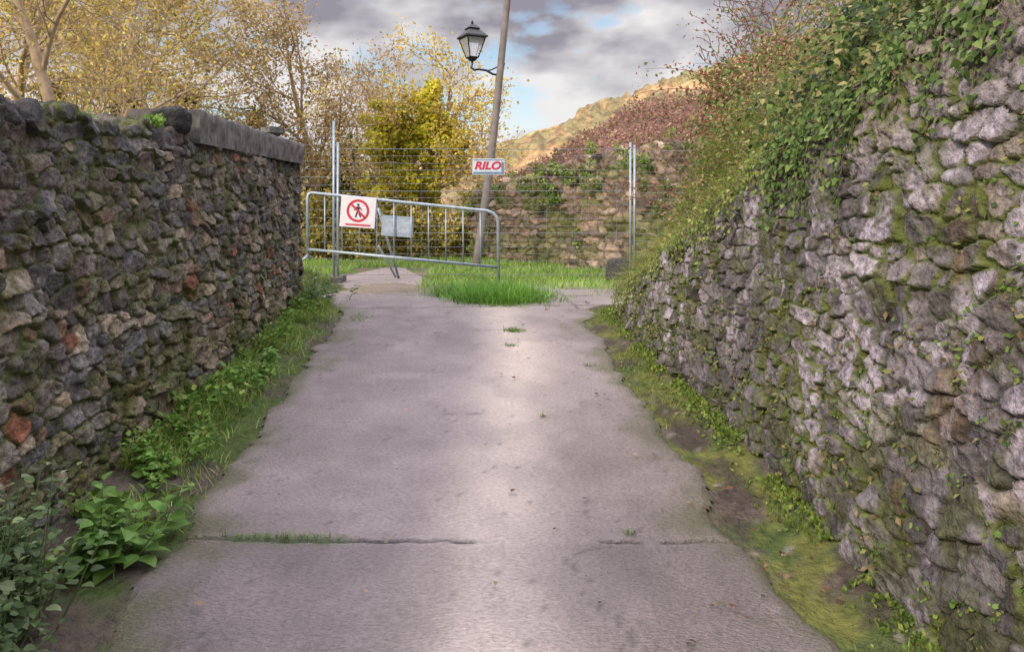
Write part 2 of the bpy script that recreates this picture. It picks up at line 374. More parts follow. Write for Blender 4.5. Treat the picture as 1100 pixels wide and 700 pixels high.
def postB(C,S,Z,f,r,r4):
    C=mixc(C,(.11,.14,.03),sst(.52,.65,fbm(S*1.6,Z*2,301))*.6)
    return C
stB=dict(side=-1,sx=.26,sy=.14,seed=88,depth=.07,pal=[(.25,.18,.135),(.18,.135,.11),(.31,.24,.18),(.12,.10,.085)],w=[3,3,2,2],crack=(.018,.015,.011),mcol=(.12,.09,.07),post=postB,merge=.3,lump=.08,cw=.18,moss=.4)
BP0=np.array((5.2,10.6)); BP1=np.array((.15,18.5)); LB=float(np.linalg.norm(BP1-BP0))
topB=interp([0,3,5.0,6.5,LB],[2.9,2.85,2.8,2.6,2.15])
wall('boundary_wall',lambda v:tuple(BP0+(BP1-BP0)*v/LB),LB,lambda s,P:0*s+.6,lambda s,P:topB(s)+.0*s,.05,.35,.03,stB,M_stone)

# ------------------------------------------------------------------ banks
def bank_d(x,y):
    d1=x-1.70-.12*(topR(y)-R(y)); d2=(8.45-y)+.22*(x-1.6)
    k=.5; h=np.clip(.5+.5*(d2-d1)/k,0,1); return d2*(1-h)+d1*h-k*h*(1-h)
def bank_z(x,y):
    d=bank_d(x,y); t=topR(np.minimum(y,8.4))
    pl=np.interp(y,[2,3,5,7,9],[3.3,3.1,2.95,2.85,2.8])
    w=np.interp(y,[2,4,6,8],[1.2,1.05,1.1,1.2])
    z=t+.02+(pl-t)*sst(-.12,1,d/w)+.30*(fbm(x*2.2,y*2.2,400)-.5)*sst(0,.3,d)
    return z-(pl-t)*sst(-.12,1,0*d)
xs=np.concatenate([np.arange(1.5,4.2,.04),np.arange(4.2,14,.4)]); ys=np.concatenate([np.arange(-2,1,.3),np.arange(1,12,.05)])
X,Y=np.meshgrid(xs,ys,indexing='ij'); d=bank_d(X,Y); Z=bank_z(X,Y); msk=d>-.04
C=np.zeros(X.shape+(3,)); C[:]=(.05,.055,.022); C=mixc(C,(.10,.08,.04),sst(.45,.6,fbm(X*4,Y*4,401)))
mk('earth_bank',np.stack([X,Y,Z],-1),gridF(len(xs),len(ys),msk[:-1,:-1]&msk[1:,1:]&msk[1:,:-1]&msk[:-1,1:]),M_ground,C)
tdir=(BP1-BP0)/LB; nin=np.array((-tdir[1],tdir[0])); nin=nin if nin[0]>0 else -nin
ss=np.linspace(-1,LB,70); dd=np.concatenate([np.linspace(.25,4,50),np.linspace(4.3,12,16)])
def bbz(s,d):
    pk=np.interp(s,[0,4,6,8,LB],[4.2,3.75,3.9,3.1,2.3])
    return topB(s)+(pk-topB(s))*sst(0,2.4,d)+.5*(fbm(s*1.6,d*1.6,500)-.5)*sst(0,.6,d)-.02
S_,D_=np.meshgrid(ss,dd,indexing='ij'); Xb=BP0[0]+tdir[0]*S_+nin[0]*D_; Yb=BP0[1]+tdir[1]*S_+nin[1]*D_
C=np.zeros(S_.shape+(3,)); C[:]=(.20,.12,.095)
mk('bracken_bank',np.stack([Xb,Yb,bbz(S_,D_)],-1),gridF(len(ss),len(dd)),M_ground,C)
xs=np.concatenate([np.linspace(-260,-30,60),np.linspace(-28,130,260),np.linspace(134,420,60)]); ys=np.linspace(120,420,130); X,Y=np.meshgrid(xs,ys,indexing='ij')
rid=np.interp(X,[-260,-60,0,20,60,110,300],[12,12,19,27,41,55,62])
tr=fbm(X*.06,Y*.06,602); tz=sst(.46,.54,tr)
Z=rid*sst(120,215,Y)*(1-.3*sst(260,420,Y))+6*(fbm(X*.02,Y*.02,600)-.5)+2.5*(fbm(X*.2,Y*.2,601)-.5)-2+tz*(1.0+3.2*fbm(X*.6,Y*.6,605,2))
C=np.zeros(X.shape+(3,)); C[:]=(.44,.27,.13); C=mixc(C,(.24,.24,.08),sst(.40,.62,fbm(X*.11,Y*.08,604))*.8); C=mixc(C,(.17,.15,.07),tz*.85); C=mixc(C,(.30,.18,.09),tz*sst(.5,.6,fbm(X*.3,Y*.3,606))*.7)
mk('hill',np.stack([X,Y,Z],-1),gridF(len(xs),len(ys)),M_far,C)

# ------------------------------------------------------------------ foliage helpers
KITE=(np.array([(0,0,0),(.33,.45,.09),(0,1,0),(-.33,.45,.09)],float),np.array([(0,1,2,3)]))
IVY=(np.array([(0,0,0),(.45,.1,.05),(.3,.5,.02),(0,1,-.06),(-.3,.5,.02),(-.45,.1,.05)],float),np.array([(0,1,2),(0,2,3),(0,3,4),(0,4,5)]))
BIG=(np.array([(0,0,0),(0,.33,.0),(0,.66,-.03),(0,1,-.12),(.26,.16,.07),(.37,.42,.09),(.22,.75,.03),(-.26,.16,.07),(-.37,.42,.09),(-.22,.75,.03)],float),
  np.array([(0,4,1),(4,5,1),(1,5,2),(5,6,2),(2,6,3),(0,1,7),(7,1,8),(1,2,8),(8,2,9),(2,3,9)]))
_t=np.array([0,.35,.7,1.]); _w=np.array([1,.85,.5,.04])
BLADE=(np.concatenate([np.stack([-_w/2,_t,_t**2],1),np.stack([_w/2,_t,_t**2],1)]),np.array([(0,4,5,1),(1,5,6,2),(2,6,7,3)]))
ROUND=(np.array([(0,0,.03)]+[(.5*math.cos(a),.5*math.sin(a),.06*math.sin(3*a)) for a in np.linspace(0,2*math.pi,8)[:-1]]),np.array([(0,1+i,1+(i+1)%7) for i in range(7)]))
def frames(D,Nn):
    D=D/np.linalg.norm(D,axis=1)[:,None]; Xx=np.cross(D,Nn); l=np.linalg.norm(Xx,axis=1)[:,None]; Xx=Xx/np.maximum(l,1e-6); Z=np.cross(Xx,D)
    return np.stack([Xx,D,Z],-1)
def inst(name,T,pos,D,Nn,sc,cols,mat,parent=None):
    tv,tf=T; n=len(pos); sc=np.asarray(sc,float)
    if sc.ndim==1: sc=np.repeat(sc[:,None],3,1)
    V=np.einsum('nij,nkj->nki',frames(D,Nn),tv[None]*sc[:,None,:])+pos[:,None,:]
    F=(tf[None]+(np.arange(n)*len(tv))[:,None,None]).reshape(-1,tf.shape[1])
    return mk(name,V,F,mat,np.repeat(np.clip(cols,0,.9)[:,None,:],len(tv),1),smooth=False,parent=parent)
def rd(n): 
    v=rng.normal(size=(n,3)); return v/np.linalg.norm(v,axis=1)[:,None]
def palc(n,pal,w=None,var=.35):
    pal=np.array(pal,float); w=np.array(w if w else [1]*len(pal),float); k=rng.choice(len(pal),n,p=w/w.sum())
    return pal[k]*(1-var+2*var*rng.random(n))[:,None]
def grass(name,pos,h,w,pal,lean=.5,hang=None,wts=None,mat=None,parent=None,colf=None):
    n=len(pos); hor=rd(n); hor[:,2]=0; hor/=np.linalg.norm(hor,axis=1)[:,None]
    D=np.array((0,0,1.))+hor*lean*rng.random(n)[:,None]; B=hor.copy()
    if hang is not None: D=D+np.array(hang)*(.2+1.2*rng.random(n))[:,None]; B=np.array(hang)*.6+hor*.5+np.array((0,0,-.9))
    hh=h*(.4+.9*rng.random(n)); sc=np.stack([w*(.6+.8*rng.random(n)),hh,hh*(.25+.6*rng.random(n))*(1.3 if hang is not None else 1)],1)
    c=palc(n,pal,wts)
    if colf is not None: c=c*colf[:,None]
    return inst(name,BLADE,pos,D,B,sc,c,mat or M_leaf,parent)
def clumps(c,r,nc,per,cr):
    u=rd(nc)*(rng.random(nc)**.4)[:,None]*np.array(r)+np.array(c)
    rad=cr*(.6+.8*rng.random(nc)); P=np.repeat(u,per,0); k=rd(len(P)); P=P+k*(np.repeat(rad,per)*(rng.random(len(P))**.35))[:,None]*np.array((1,1,.8))
    br=np.repeat(.6+.7*rng.random(nc),per)
    return P,k,br
GREEN=[(.07,.12,.03),(.11,.18,.035),(.05,.08,.02),(.16,.22,.05)]
GRASSP=[(.15,.27,.04),(.11,.22,.03),(.24,.34,.06),(.32,.34,.11)]

# ---- trees
def tree(name,base,H,r0,seed,spread=1.0,levels=3,leafn=14000,leafs=.05,pal=None,wts=None,lean=(0,0,0),kids=7,jit=.16,bark=None,clear=.2,clumpy=.5):
    rs=random.Random(seed); polys=[]; tips=[]
    def grow(p,d,L,r,l):
        n=7; pts=[p.copy()]; dd=d.copy(); segs=[]
        for k in range(n):
            wg=.10 if l==0 else .22
            dd=(dd+Vector((rs.gauss(0,wg),rs.gauss(0,wg),rs.gauss(0,wg)+(.04 if l else .03)))).normalized()
            p=p+dd*(L/n); pts.append(p.copy()); segs.append(dd.copy())
        polys.append((pts,[max(.006,r*(1-.75*k/n)) for k in range(n+1)],l))
        if l>=levels: tips.extend(pts[1:]); return
        if l==levels-1: tips.extend(pts[4:])
        nk=kids if l<2 else kids-1
        for k in range(nk):
            t=(clear if l==0 else .12)+ (1-(clear if l==0 else .12))*(k+rs.random()*.8)/nk; t=min(t,.99)
            i=int(t*n); q=pts[i].lerp(pts[i+1],t*n-i)
            ax=segs[i].cross(Vector((rs.gauss(0,1),rs.gauss(0,1),rs.gauss(0,1)))).normalized()
            ang=math.radians(rs.uniform(28,62))*spread
            nd=(Matrix.Rotation(ang,3,ax)@segs[i]).normalized()
            grow(q,nd,L*rs.uniform(.42,.68)*(1-.25*t),r*(1-.7*t)*.55,l+1)
    e=empty(name)
    grow(Vector(base),(Vector((0,0,1))+Vector(lean)).normalized(),H*.75,r0,0)
    A=Acc()
    for pts,rad,l in polys: A.tube(pts,rad,8 if l==0 else (5 if l==1 else 3),cap=False)
    A.obj('trunk_and_limbs',bark or M_bark,True,e)
    T=np.array([tuple(t) for t in tips])
    cl=rng.random(len(T)); wt=np.where(cl>clumpy,1,.12); k=rng.choice(len(T),leafn,p=wt/wt.sum())
    P=T[k]+rng.normal(size=(leafn,3))*jit; br=(.65+.7*rng.random(len(T)))[k]
    D=rd(leafn); D[:,2]-=.4
    inst('leaves',KITE,P,D,rd(leafn),leafs*(.6+.8*rng.random(leafn)),palc(leafn,pal,wts)*br[:,None],M_leaf2,e)
    return e
YEL=[(.62,.47,.13),(.50,.40,.11),(.72,.56,.17),(.34,.33,.08),(.50,.31,.11)]
M_bark2=plain('pale_bark',(.36,.27,.18),.9,nscale=8,bump=.5)
tree('deciduous_tree',(-5.1,11.2,.6),8.5,.12,5,leafn=7000,leafs=.06,pal=YEL,lean=(.05,0,0),bark=M_bark2,kids=9,clear=.14)
tree('deciduous_tree',(-8.4,13.5,.6),9.5,.16,8,leafn=7000,leafs=.075,pal=YEL,bark=M_bark2,kids=9,clear=.14)
tree('deciduous_tree',(-6.2,17,.6),9.5,.16,12,leafn=10000,leafs=.085,pal=YEL,lean=(-.02,0,0),bark=M_bark2,kids=9,clear=.12)
tree('deciduous_tree',(-3.6,19.5,.6),6.8,.13,15,leafn=7000,leafs=.08,pal=[(.55,.37,.17),(.45,.33,.14),(.36,.30,.12)],bark=M_bark2,kids=9,clear=.12)
tree('deciduous_tree',(-10.5,24,.6),11,.2,18,leafn=12000,leafs=.13,pal=YEL,bark=M_bark2,kids=8,clear=.12)
tree('deciduous_tree',(-2.7,25,.6),6.4,.15,21,leafn=5000,leafs=.09,pal=[(.50,.34,.14),(.4,.3,.12)],bark=M_bark2,kids=8)
YG=[(.80,.68,.06),(.62,.60,.06),(.86,.74,.12),(.36,.40,.06)]
e=tree('ivy_clad_tree',(-1.15,20,.6),5.6,.2,31,leafn=7000,leafs=.085,pal=[(.75,.56,.14),(.62,.48,.12)],bark=M_bark2,kids=9,clear=.12)
PP=[];BB=[]
for c,r,n in (((-1.35,20,2.4),(1.15,.6,1.5),90),((-.75,19.8,4.2),(.38,.3,.8),34),((-1.85,19.9,3.7),(.6,.4,1.0),40),((-.3,19.8,3.3),(.45,.3,.8),24)):
    P,k,br=clumps(c,r,n,130,.22); PP.append(P); BB.append(br)
P=np.concatenate(PP); br=np.concatenate(BB); n=len(P)
inst('ivy',IVY,P,rd(n)+np.array((0,0,-.5)),rd(n)+np.array((-.5,-1.,.6)),.08*(.6+.8*rng.random(n)),palc(n,YG)*br[:,None],M_leaf2,e)
tree('bare_tree',(4.2,11.2,2.6),3.4,.06,77,leafn=700,leafs=.03,pal=[(.2,.1,.06),(.12,.09,.04)],kids=8,clear=.05,spread=1.1)
tree('bare_tree',(4.6,9.0,2.6),3.2,.05,78,leafn=700,leafs=.03,pal=[(.2,.1,.06),(.12,.09,.04)],kids=8,clear=.05,spread=1.1)

PP=[];CC=[]
def addc(c,r,n,per,cr,pal,w=None):
    P,k,br=clumps(c,r,n,per,cr); PP.append(P); CC.append(palc(len(P),pal,w)*br[:,None])
def flush(name,T,s,bias=(0,-.6,.6),mat=None,dbias=(0,0,0)):
    P=np.concatenate(PP);C=np.concatenate(CC);n=len(P); PP.clear(); CC.clear()
    inst(name,T,P,rd(n)+np.array(dbias),rd(n)+np.array(bias),s*(.6+.8*rng.random(n)),C,mat or M_leaf)
for x in np.arange(-17,-1.5,1.1):
    y=22+2.5*rng.random(); h=1.9+1.3*rng.random()
    dk=rng.random()<.5
    addc((x,y,.6+h*.55),(1.1,.8,h*.75),30,100,.38,[(.07,.10,.03),(.10,.12,.035)] if dk else [(.33,.28,.08),(.22,.22,.06),(.46,.34,.11)])
flush('hedgerow',KITE,.15)
for c,r,n_ in (((-2.3,17.5,1.4),(.7,.6,.9),34),((-1.2,18.3,1.2),(.7,.5,.7),30),((-.1,18.6,1.2),(.7,.5,.75),30),((.6,21,1.7),(.9,.6,1.0),30),((-3.2,17.8,1.5),(.7,.6,1.1),30)):
    addc(c,r,n_,120,.24,[(.55,.45,.10),(.32,.31,.07),(.18,.20,.05),(.62,.46,.15)])
flush('shrub',KITE,.09)
for x,y,h in ((-6.6,19.5,3.4),(-5.4,21,3.1),(-9.8,19,3.8),(-11.5,20,3.2),(-7.6,18,3.2)):
    for k in range(28):
        t=rng.random(); r=(1-t)*1.0+.1
        a=rng.random()*6.28
        addc((x+r*.6*math.cos(a),y+r*.6*math.sin(a),.6+.5+t*h),(r*.4,r*.4,.18),3,80,.2,[(.05,.09,.03),(.08,.13,.04)])
flush('evergreen_trees',KITE,.12)

# ---- vegetation on the right bank
def bank_pts(n,y0,y1,d0,d1):
    x=rng.uniform(1.5,5,n*4); y=rng.uniform(y0,y1,n*4); d=bank_d(x,y); k=(d>d0)&(d<d1)
    x=x[k][:n];y=y[k][:n]; return np.stack([x,y,bank_z(x,y)],1)
BG=[(.32,.36,.07),(.20,.27,.045),(.52,.46,.18),(.12,.17,.03)]
e=bank_pts(15000,3.4,8.6,-.03,.9); nn=fbm(e[:,0]*3,e[:,1]*3,700); e=e[nn>.42]
cf=.3+1.4*fbm(e[:,0]*6,e[:,1]*6+e[:,2]*4,701)
grass('bank_grass',e,.22,.007,BG,lean=1.0,hang=(-.8,-.1,0),colf=cf)
e=bank_pts(6500,4.0,8.5,-.03,.3)
grass('overhanging_grass',e,.26,.006,BG,lean=.8,hang=(-1.0,-.1,.0),colf=.4+1.3*fbm(e[:,0]*6,e[:,1]*6,702))
def mat_on_bank(n,y0,y1,d0,d1,pal,size,rise=.18,thr=.45,seed=1,T=IVY,name=None):
    p=bank_pts(n,y0,y1,d0,d1); f=fbm(p[:,0]*2.3,p[:,1]*2.3+p[:,2],seed); p=p[f>thr]; f=f[f>thr]; m=len(p)
    p[:,2]+=rise*sst(thr,thr+.2,f)*rng.random(m)*1.6; p[:,0]-=.12*rng.random(m)
    D=rd(m)*.7+np.array((-.5,-.1,-.6)); Nn=np.array((-.8,-.5,.6))+rd(m)*.6
    inst(name,T,p,D,Nn,size*(.5+1.0*rng.random(m)),palc(m,pal)*(.25+1.3*fbm(p[:,0]*7,p[:,1]*7+p[:,2]*5,3))[:,None],M_leaf)
mat_on_bank(27000,1.5,4.9,-.03,1.3,[(.05,.09,.02),(.08,.14,.03),(.16,.22,.05),(.03,.055,.016),(.30,.28,.12)],.034,.35,.34,11,IVY,'ivy_mat')
mat_on_bank(20000,4.0,8.4,.2,1.6,[(.09,.14,.03),(.14,.20,.05),(.26,.28,.09),(.26,.15,.08),(.34,.25,.14)],.028,.45,.40,12,KITE,'bank_scrub')
def trail(name,y0,y1,nt,ln,pal,size):
    QQ=[];st=Acc()
    for k in range(nt):
        y=rng.uniform(y0,y1); z=float(topR(y))+.05; x=1.58+.12*(z-float(R(y)))-.07; L=ln*rng.random()**2
        pts=[(x+.15,y,z+.1),(x,y,z+.02)]; yy=y
        for q in range(8):
            yy+=rng.normal()*.02; zz=z-L*(q+1)/8; pts.append((1.58+.12*(zz-float(R(yy)))-.065-.02*rng.random(),yy,zz))
        st.tube(pts,.0025,3,False); a=np.array(pts); i=rng.integers(0,len(a),int(20+100*L)); QQ.append(a[i]+rng.normal(size=(len(i),3))*np.array((.02,.035,.04)))
    P=np.concatenate(QQ); n=len(P); e=empty(name); st.obj('stems',M_bark,True,e)
    inst('leaves',IVY,P,rd(n)*.6+np.array((-.3,0,-.9)),np.array((-1.,-.3,.4))+rd(n)*.5,size*(.5+.8*rng.random(n)),palc(n,pal),M_leaf,e)
trail('trailing_ivy',2.2,4.3,75,.5,[(.06,.11,.025),(.11,.18,.04),(.17,.24,.07)],.03)
trail('trailing_ivy',4.3,8.0,90,.40,[(.11,.17,.04),(.17,.24,.05),(.3,.32,.1)],.025)
addc((3.3,8.6,2.85),(.55,.5,.5),30,140,.2,[(.11,.20,.045),(.17,.27,.06),(.08,.13,.03)])
addc((3.1,8.9,2.35),(.3,.35,.5),20,140,.17,[(.11,.20,.045),(.15,.25,.06)])
addc((3.8,8.6,3.0),(.7,.6,.35),24,130,.2,[(.14,.2,.06),(.25,.15,.08)])
addc((2.65,7.8,2.75),(.35,.5,.3),16,120,.15,[(.14,.2,.06),(.28,.15,.09),(.36,.33,.1)])
flush('bush',KITE,.045,(-.5,-.7,.5),None,(-.3,0,-.3))
A=Acc();QP=[]
for k in range(120):
    x=rng.uniform(2.4,4.0);y=rng.uniform(7.0,9.2)
    if bank_d(x,y)<.3: continue
    p=Vector((x,y,float(bank_z(x,y))+.1)); d=Vector((rng.normal()*.5-.35,rng.normal()*.4,1)).normalized(); pts=[p.copy()]; L=rng.uniform(.5,1.15)
    for q in range(7):
        d=(d+Vector((-.07+rng.normal()*.06,rng.normal()*.06,-.10))).normalized(); p=p+d*L/7; pts.append(p.copy())
        for z in range(7): QP.append(tuple(p))
    A.tube(pts,[.006*(1-.1*q) for q in range(8)],3,False)
e=empty('bramble'); A.obj('stems',plain('red_stem',(.16,.06,.045),.7,bump=0),True,e)
P=np.array(QP)+rng.normal(size=(len(QP),3))*.05; n=len(P)
inst('leaves',KITE,P,rd(n),rd(n)+np.array((0,-.5,.5)),.04*(.6+.8*rng.random(n)),palc(n,[(.34,.13,.09),(.20,.18,.06),(.28,.12,.08),(.13,.18,.05)]),M_leaf,e)
n=30000; s=rng.uniform(0,LB,n); d=rng.uniform(.2,5,n); P=np.stack([BP0[0]+tdir[0]*s+nin[0]*d,BP0[1]+tdir[1]*s+nin[1]*d,bbz(s,d)+.22*rng.random(n)*fbm(s*3,d*3,7)*2],1)
C=palc(n,[(.32,.185,.145),(.38,.23,.17),(.22,.125,.10),(.42,.30,.17),(.20,.20,.07)],[4,3,3,1.6,1.0])*(.4+1.2*fbm(s*2.5,d*2.5,71))[:,None]
inst('dead_bracken',KITE,P,rd(n)+np.array((-.3,-.3,-.2)),rd(n)+np.array((-.4,-.6,.6)),.07*(.5+.8*rng.random(n)),C,M_leaf)
for k in range(26):
    s=rng.uniform(1.5,LB); z=rng.uniform(.9,2.6) if k%2 else topB(s)-rng.random()*.3
    p=BP0+tdir*s-nin*.1; addc((p[0],p[1],z),(.3,.1,.25),4,45,.11,[(.14,.23,.05),(.2,.29,.07),(.3,.33,.1)])
flush('wall_creeper',KITE,.055,(-.5,-.8,.3))

def wall_plants(name,V,NX,ed,n,dens,size,pal,push=.03,T=ROUND,cl=14,spread=.035,droop=-.4):
    ns_,nf_=V.shape[:2]; i=rng.integers(5,ns_-5,n*8); j=rng.integers(2,nf_-2,n*8); w=dens(V[i,j],i,j)*(ed[i,j]<.12); k=rng.random(len(i))<w
    i=i[k][:n]; j=j[k][:n]; c=V[i,j]; nn=np.concatenate([NX[i],np.zeros((len(i),1))],1)
    q=rng.integers(max(3,cl//3),cl*1.5,len(i)); c=np.repeat(c,q,0); nn=np.repeat(nn,q,0); m=len(c)
    P=c+nn*push*(.3+rng.random(m))[:,None]+rng.normal(size=(m,3))*spread*np.array((.3,1,1))
    D=rd(m)*.7+np.array((0,0,droop))
    inst(name,T,P,D,nn+rd(m)*.5+np.array((0,0,.5)),size*(.4+.9*rng.random(m)),palc(m,pal),M_leaf)
PEN=[(.15,.24,.05),(.10,.18,.035),(.20,.28,.07),(.22,.23,.06)]
wall_plants('wall_pennywort',VR,NR,edR,800,lambda p,i,j:np.clip((fbm(p[:,1]*1.7,p[:,2]*1.7,801)-.38)*4,0,1)*np.clip(1.1-(p[:,2]-R(p[:,1]))*.55,.2,1),.016,PEN,push=.015,spread=.025,cl=12)
wall_plants('wall_fern',VR,NR,edR,950,lambda p,i,j:np.clip((fbm(p[:,1]*1.3,p[:,2]*1.3,802)-.32)*3,0,1)*np.clip(1.1-(p[:,2]-R(p[:,1]))*.45,.3,1),.028,[(.12,.17,.045),(.22,.22,.075),(.07,.12,.03),(.24,.18,.10)],T=KITE,cl=11,push=.015,spread=.028)
wall_plants('wall_weed',VL,NL,edL,150,lambda p,i,j:np.clip((fbm(p[:,1]*2,p[:,2]*2,803)-.45)*4,0,1)*np.clip(1.0-(p[:,2]-R(p[:,1]))*.8,.05,1),.023,GREEN,T=KITE,cl=9)
n=6500; y=rng.uniform(1.8,8.2,n); x=1.57-np.abs(rng.normal(size=n))*.07; f=fbm(x*3,y*3,810)>.42; x=x[f];y=y[f]; P=np.stack([x,y,G(x,y)],1); n=len(P)
inst('verge_weeds',KITE,P+np.array((0,0,.01)),rd(n)*.8+np.array((0,0,.8)),rd(n)+np.array((0,0,.6)),.028*(.4+.9*rng.random(n)),palc(n,[(.15,.22,.04),(.23,.28,.06),(.09,.15,.03)]),M_leaf)
n=6500; y=rng.uniform(1.8,8.4,n); x=1.45-np.abs(rng.normal(size=n))*.13; f=fbm(x*3,y*2,811)>.47; x=x[f];y=y[f]
grass('verge_grass',np.stack([x,y,G(x,y)],1),.035,.004,[(.17,.24,.05),(.25,.27,.08),(.12,.17,.04)],lean=1.1)

# ---- left verge
n=14000; y=rng.uniform(3.4,9.2,n); x=-1.70+np.abs(rng.normal(size=n))*.17; k=(fbm(x*2,y*1.8,820)>.45)&(x<-1.14); x=x[k];y=y[k]
grass('verge_grass',np.stack([x,y,G(x,y)],1),.09,.006,GRASSP,lean=.9,colf=.4+1.2*fbm(x*5,y*4,821))
PQ=[];DD=[];SS=[]
for k in range(180):
    y=rng.uniform(2.9,9.0); x=-1.68+abs(rng.normal())*.14
    if x>-1.2 or fbm(x*2,y*1.8,820)<.46: continue
    z=float(G(x,y)); m=int(rng.integers(8,20)); s=rng.uniform(.4,1.0)
    a=rng.uniform(0,6.28,m); el=rng.uniform(.1,1.2,m); r=s*.07*rng.random(m)
    hz=s*.13*rng.random(m)
    PQ.append(np.stack([x+r*np.cos(a),y+r*np.sin(a),z+hz+.01],1)); DD.append(np.stack([np.cos(a)*np.cos(el),np.sin(a)*np.cos(el),np.sin(el)],1)); SS.append(s*.050*(.5+.8*rng.random(m)))
P=np.concatenate(PQ);D=np.concatenate(DD);S=np.concatenate(SS)
inst('verge_weeds',BIG,P,D,rd(len(P))*.3+np.array((0,0,1.)),S,palc(len(P),[(.14,.27,.04),(.10,.20,.03),(.21,.32,.07),(.27,.35,.09)]),M_leaf)
def leafy(name,x0,y0,rx,ry,nst,h,ls,pal,seed):
    e=empty(name); A=Acc(); PQ=[];DD=[];SS=[];NN=[]
    for k in range(nst):
        x=x0+rng.normal()*rx; y=y0+rng.normal()*ry; x=max(x,-1.66); p=Vector((x,y,float(G(x,y))-.01)); d=Vector((rng.normal()*.25+.08,rng.normal()*.25,1)).normalized()
        hh=h*rng.uniform(.5,1.1); n=8; pts=[p.copy()]; a0=rng.random()*3
        for q in range(n):
            d=(d+Vector((rng.normal()*.07+.01,rng.normal()*.07,0))).normalized(); p=p+d*hh/n; pts.append(p.copy())
            if q>=1:
                for b in(0,math.pi):
                    a=a0+q*1.4+b+rng.normal()*.3; el=rng.uniform(-.35,.5); st=.02+.02*rng.random()
                    dv=np.array((math.cos(a)*math.cos(el),math.sin(a)*math.cos(el),math.sin(el)))
                    PQ.append(np.array(p)+dv*st*.5); DD.append(dv); SS.append(ls*(1.15-.6*q/n)*rng.uniform(.7,1.2)); NN.append(np.array((0,0,1))+rng.normal(size=3)*.3)
        A.tube(pts,[.004*(1-.07*q) for q in range(n+1)],4,False)
    A.obj('stems',plain('green_stem',(.12,.17,.06),.6,bump=0),True,e)
    P=np.array(PQ); inst('leaves',BIG,P,np.array(DD),np.array(NN),np.array(SS),palc(len(P),pal),M_leaf,e)
leafy('leafy_shrub',-1.52,2.62,.08,.14,52,.48,.055,[(.12,.18,.08),(.17,.25,.10),(.08,.13,.05),(.30,.37,.19)],1)
leafy('leafy_shrub',-1.42,2.3,.07,.12,20,.34,.055,[(.12,.18,.08),(.17,.25,.10),(.08,.13,.05)],4)
leafy('nettle_plant',-1.38,3.10,.07,.09,15,.26,.095,[(.15,.29,.06),(.20,.36,.09),(.12,.22,.04)],2)
leafy('nettle_plant',-1.50,3.8,.06,.25,12,.14,.06,[(.16,.3,.05),(.2,.36,.07)],3)
leafy('nettle_plant',-1.50,5.6,.06,.5,14,.15,.06,[(.16,.3,.05),(.2,.36,.07)],3)
leafy('nettle_plant',-1.60,8.7,.10,.3,30,.34,.06,[(.09,.14,.05),(.16,.24,.08)],3)

# ---- grass at crest and beyond
def gpatch(cx,cy,rx,ry,n):
    a=rng.normal(size=(n,2))*.5; x=cx+a[:,0]*rx; y=cy+a[:,1]*ry; return np.stack([x,y,R(y)],1)
P=np.concatenate([gpatch(.45,9.05,.46,.38,4600),gpatch(.15,9.6,.5,.4,1600),gpatch(.55,9.8,.5,.6,1800)]); grass('grass_clump',P,.18,.007,[(.15,.33,.04),(.21,.40,.06),(.10,.22,.03)],lean=.9,colf=.5+1.0*fbm(P[:,0]*5,P[:,1]*5,77))
P=np.concatenate([gpatch(.50,7.35,.10,.08,260),gpatch(.43,6.75,.06,.04,60),gpatch(.52,4.9,.02,.02,14),gpatch(1.0,6.1,.05,.03,30),gpatch(.72,3.38,.03,.015,20),gpatch(-.75,3.34,.25,.012,70),gpatch(-1.0,7.9,.15,.2,120)]); grass('grass_tuft',P,.033,.005,[(.12,.2,.04),(.17,.27,.06)],lean=1.0)
n=50000; x=rng.uniform(-4,5,n); y=rng.uniform(10.4,18,n); k=(fbm(x*.9,y*.9,830)>.42-.1*(y>12))&~((x<-.55)&(x>-1.95)&(y<14.9)); k&=(x-BP0[0])*nin[0]+(y-BP0[1])*nin[1]<-.1; x=x[k];y=y[k]
grass('grass',np.stack([x,y,R(y)-.01],1),.13,.010,[(.18,.34,.05),(.24,.41,.07),(.14,.25,.04),(.36,.40,.12)],lean=.8,colf=.5+1.0*fbm(x*2,y*2,831))
n=3000; x=rng.uniform(1.0,3.0,n); y=rng.uniform(8.6,10.8,n); k=fbm(x*1.5,y*1.5,840)>.58; x=x[k];y=y[k]; grass('verge_grass',np.stack([x,y,R(y)-.01],1),.06,.006,[(.2,.3,.06),(.15,.24,.05)],lean=.9)
n=6000; x=rng.uniform(-3.2,-1.8,n); y=rng.uniform(8.9,12,n); grass('verge_grass',np.stack([x,y,G(x,y)],1),.13,.007,[(.13,.2,.05),(.22,.27,.07)],lean=.8)
addc((-1.85,4.72,2.17),(.05,.10,.03),7,40,.04,[(.25,.38,.08),(.15,.27,.05)])
addc((-2.0,4.1,2.12),(.06,.2,.03),4,40,.04,[(.15,.24,.06)])
flush('wall_top_weed',KITE,.028,(0,0,0),None,(0,0,.6))
n=170; y=rng.uniform(2.3,9,n); x=np.where(rng.random(n)<.6,rng.uniform(.9,1.5,n),rng.uniform(-1.3,1.3,n)); P=np.stack([x,y,R(y)+.018],1)
inst('fallen_leaves',BIG,P,rd(n)*np.array((1,1,.1)),np.array((0,0,1.))+rd(n)*.25,.030*(.4+.9*rng.random(n)),palc(n,[(.42,.28,.16),(.16,.08,.04),(.3,.26,.12),(.10,.06,.04)]),M_leaf)

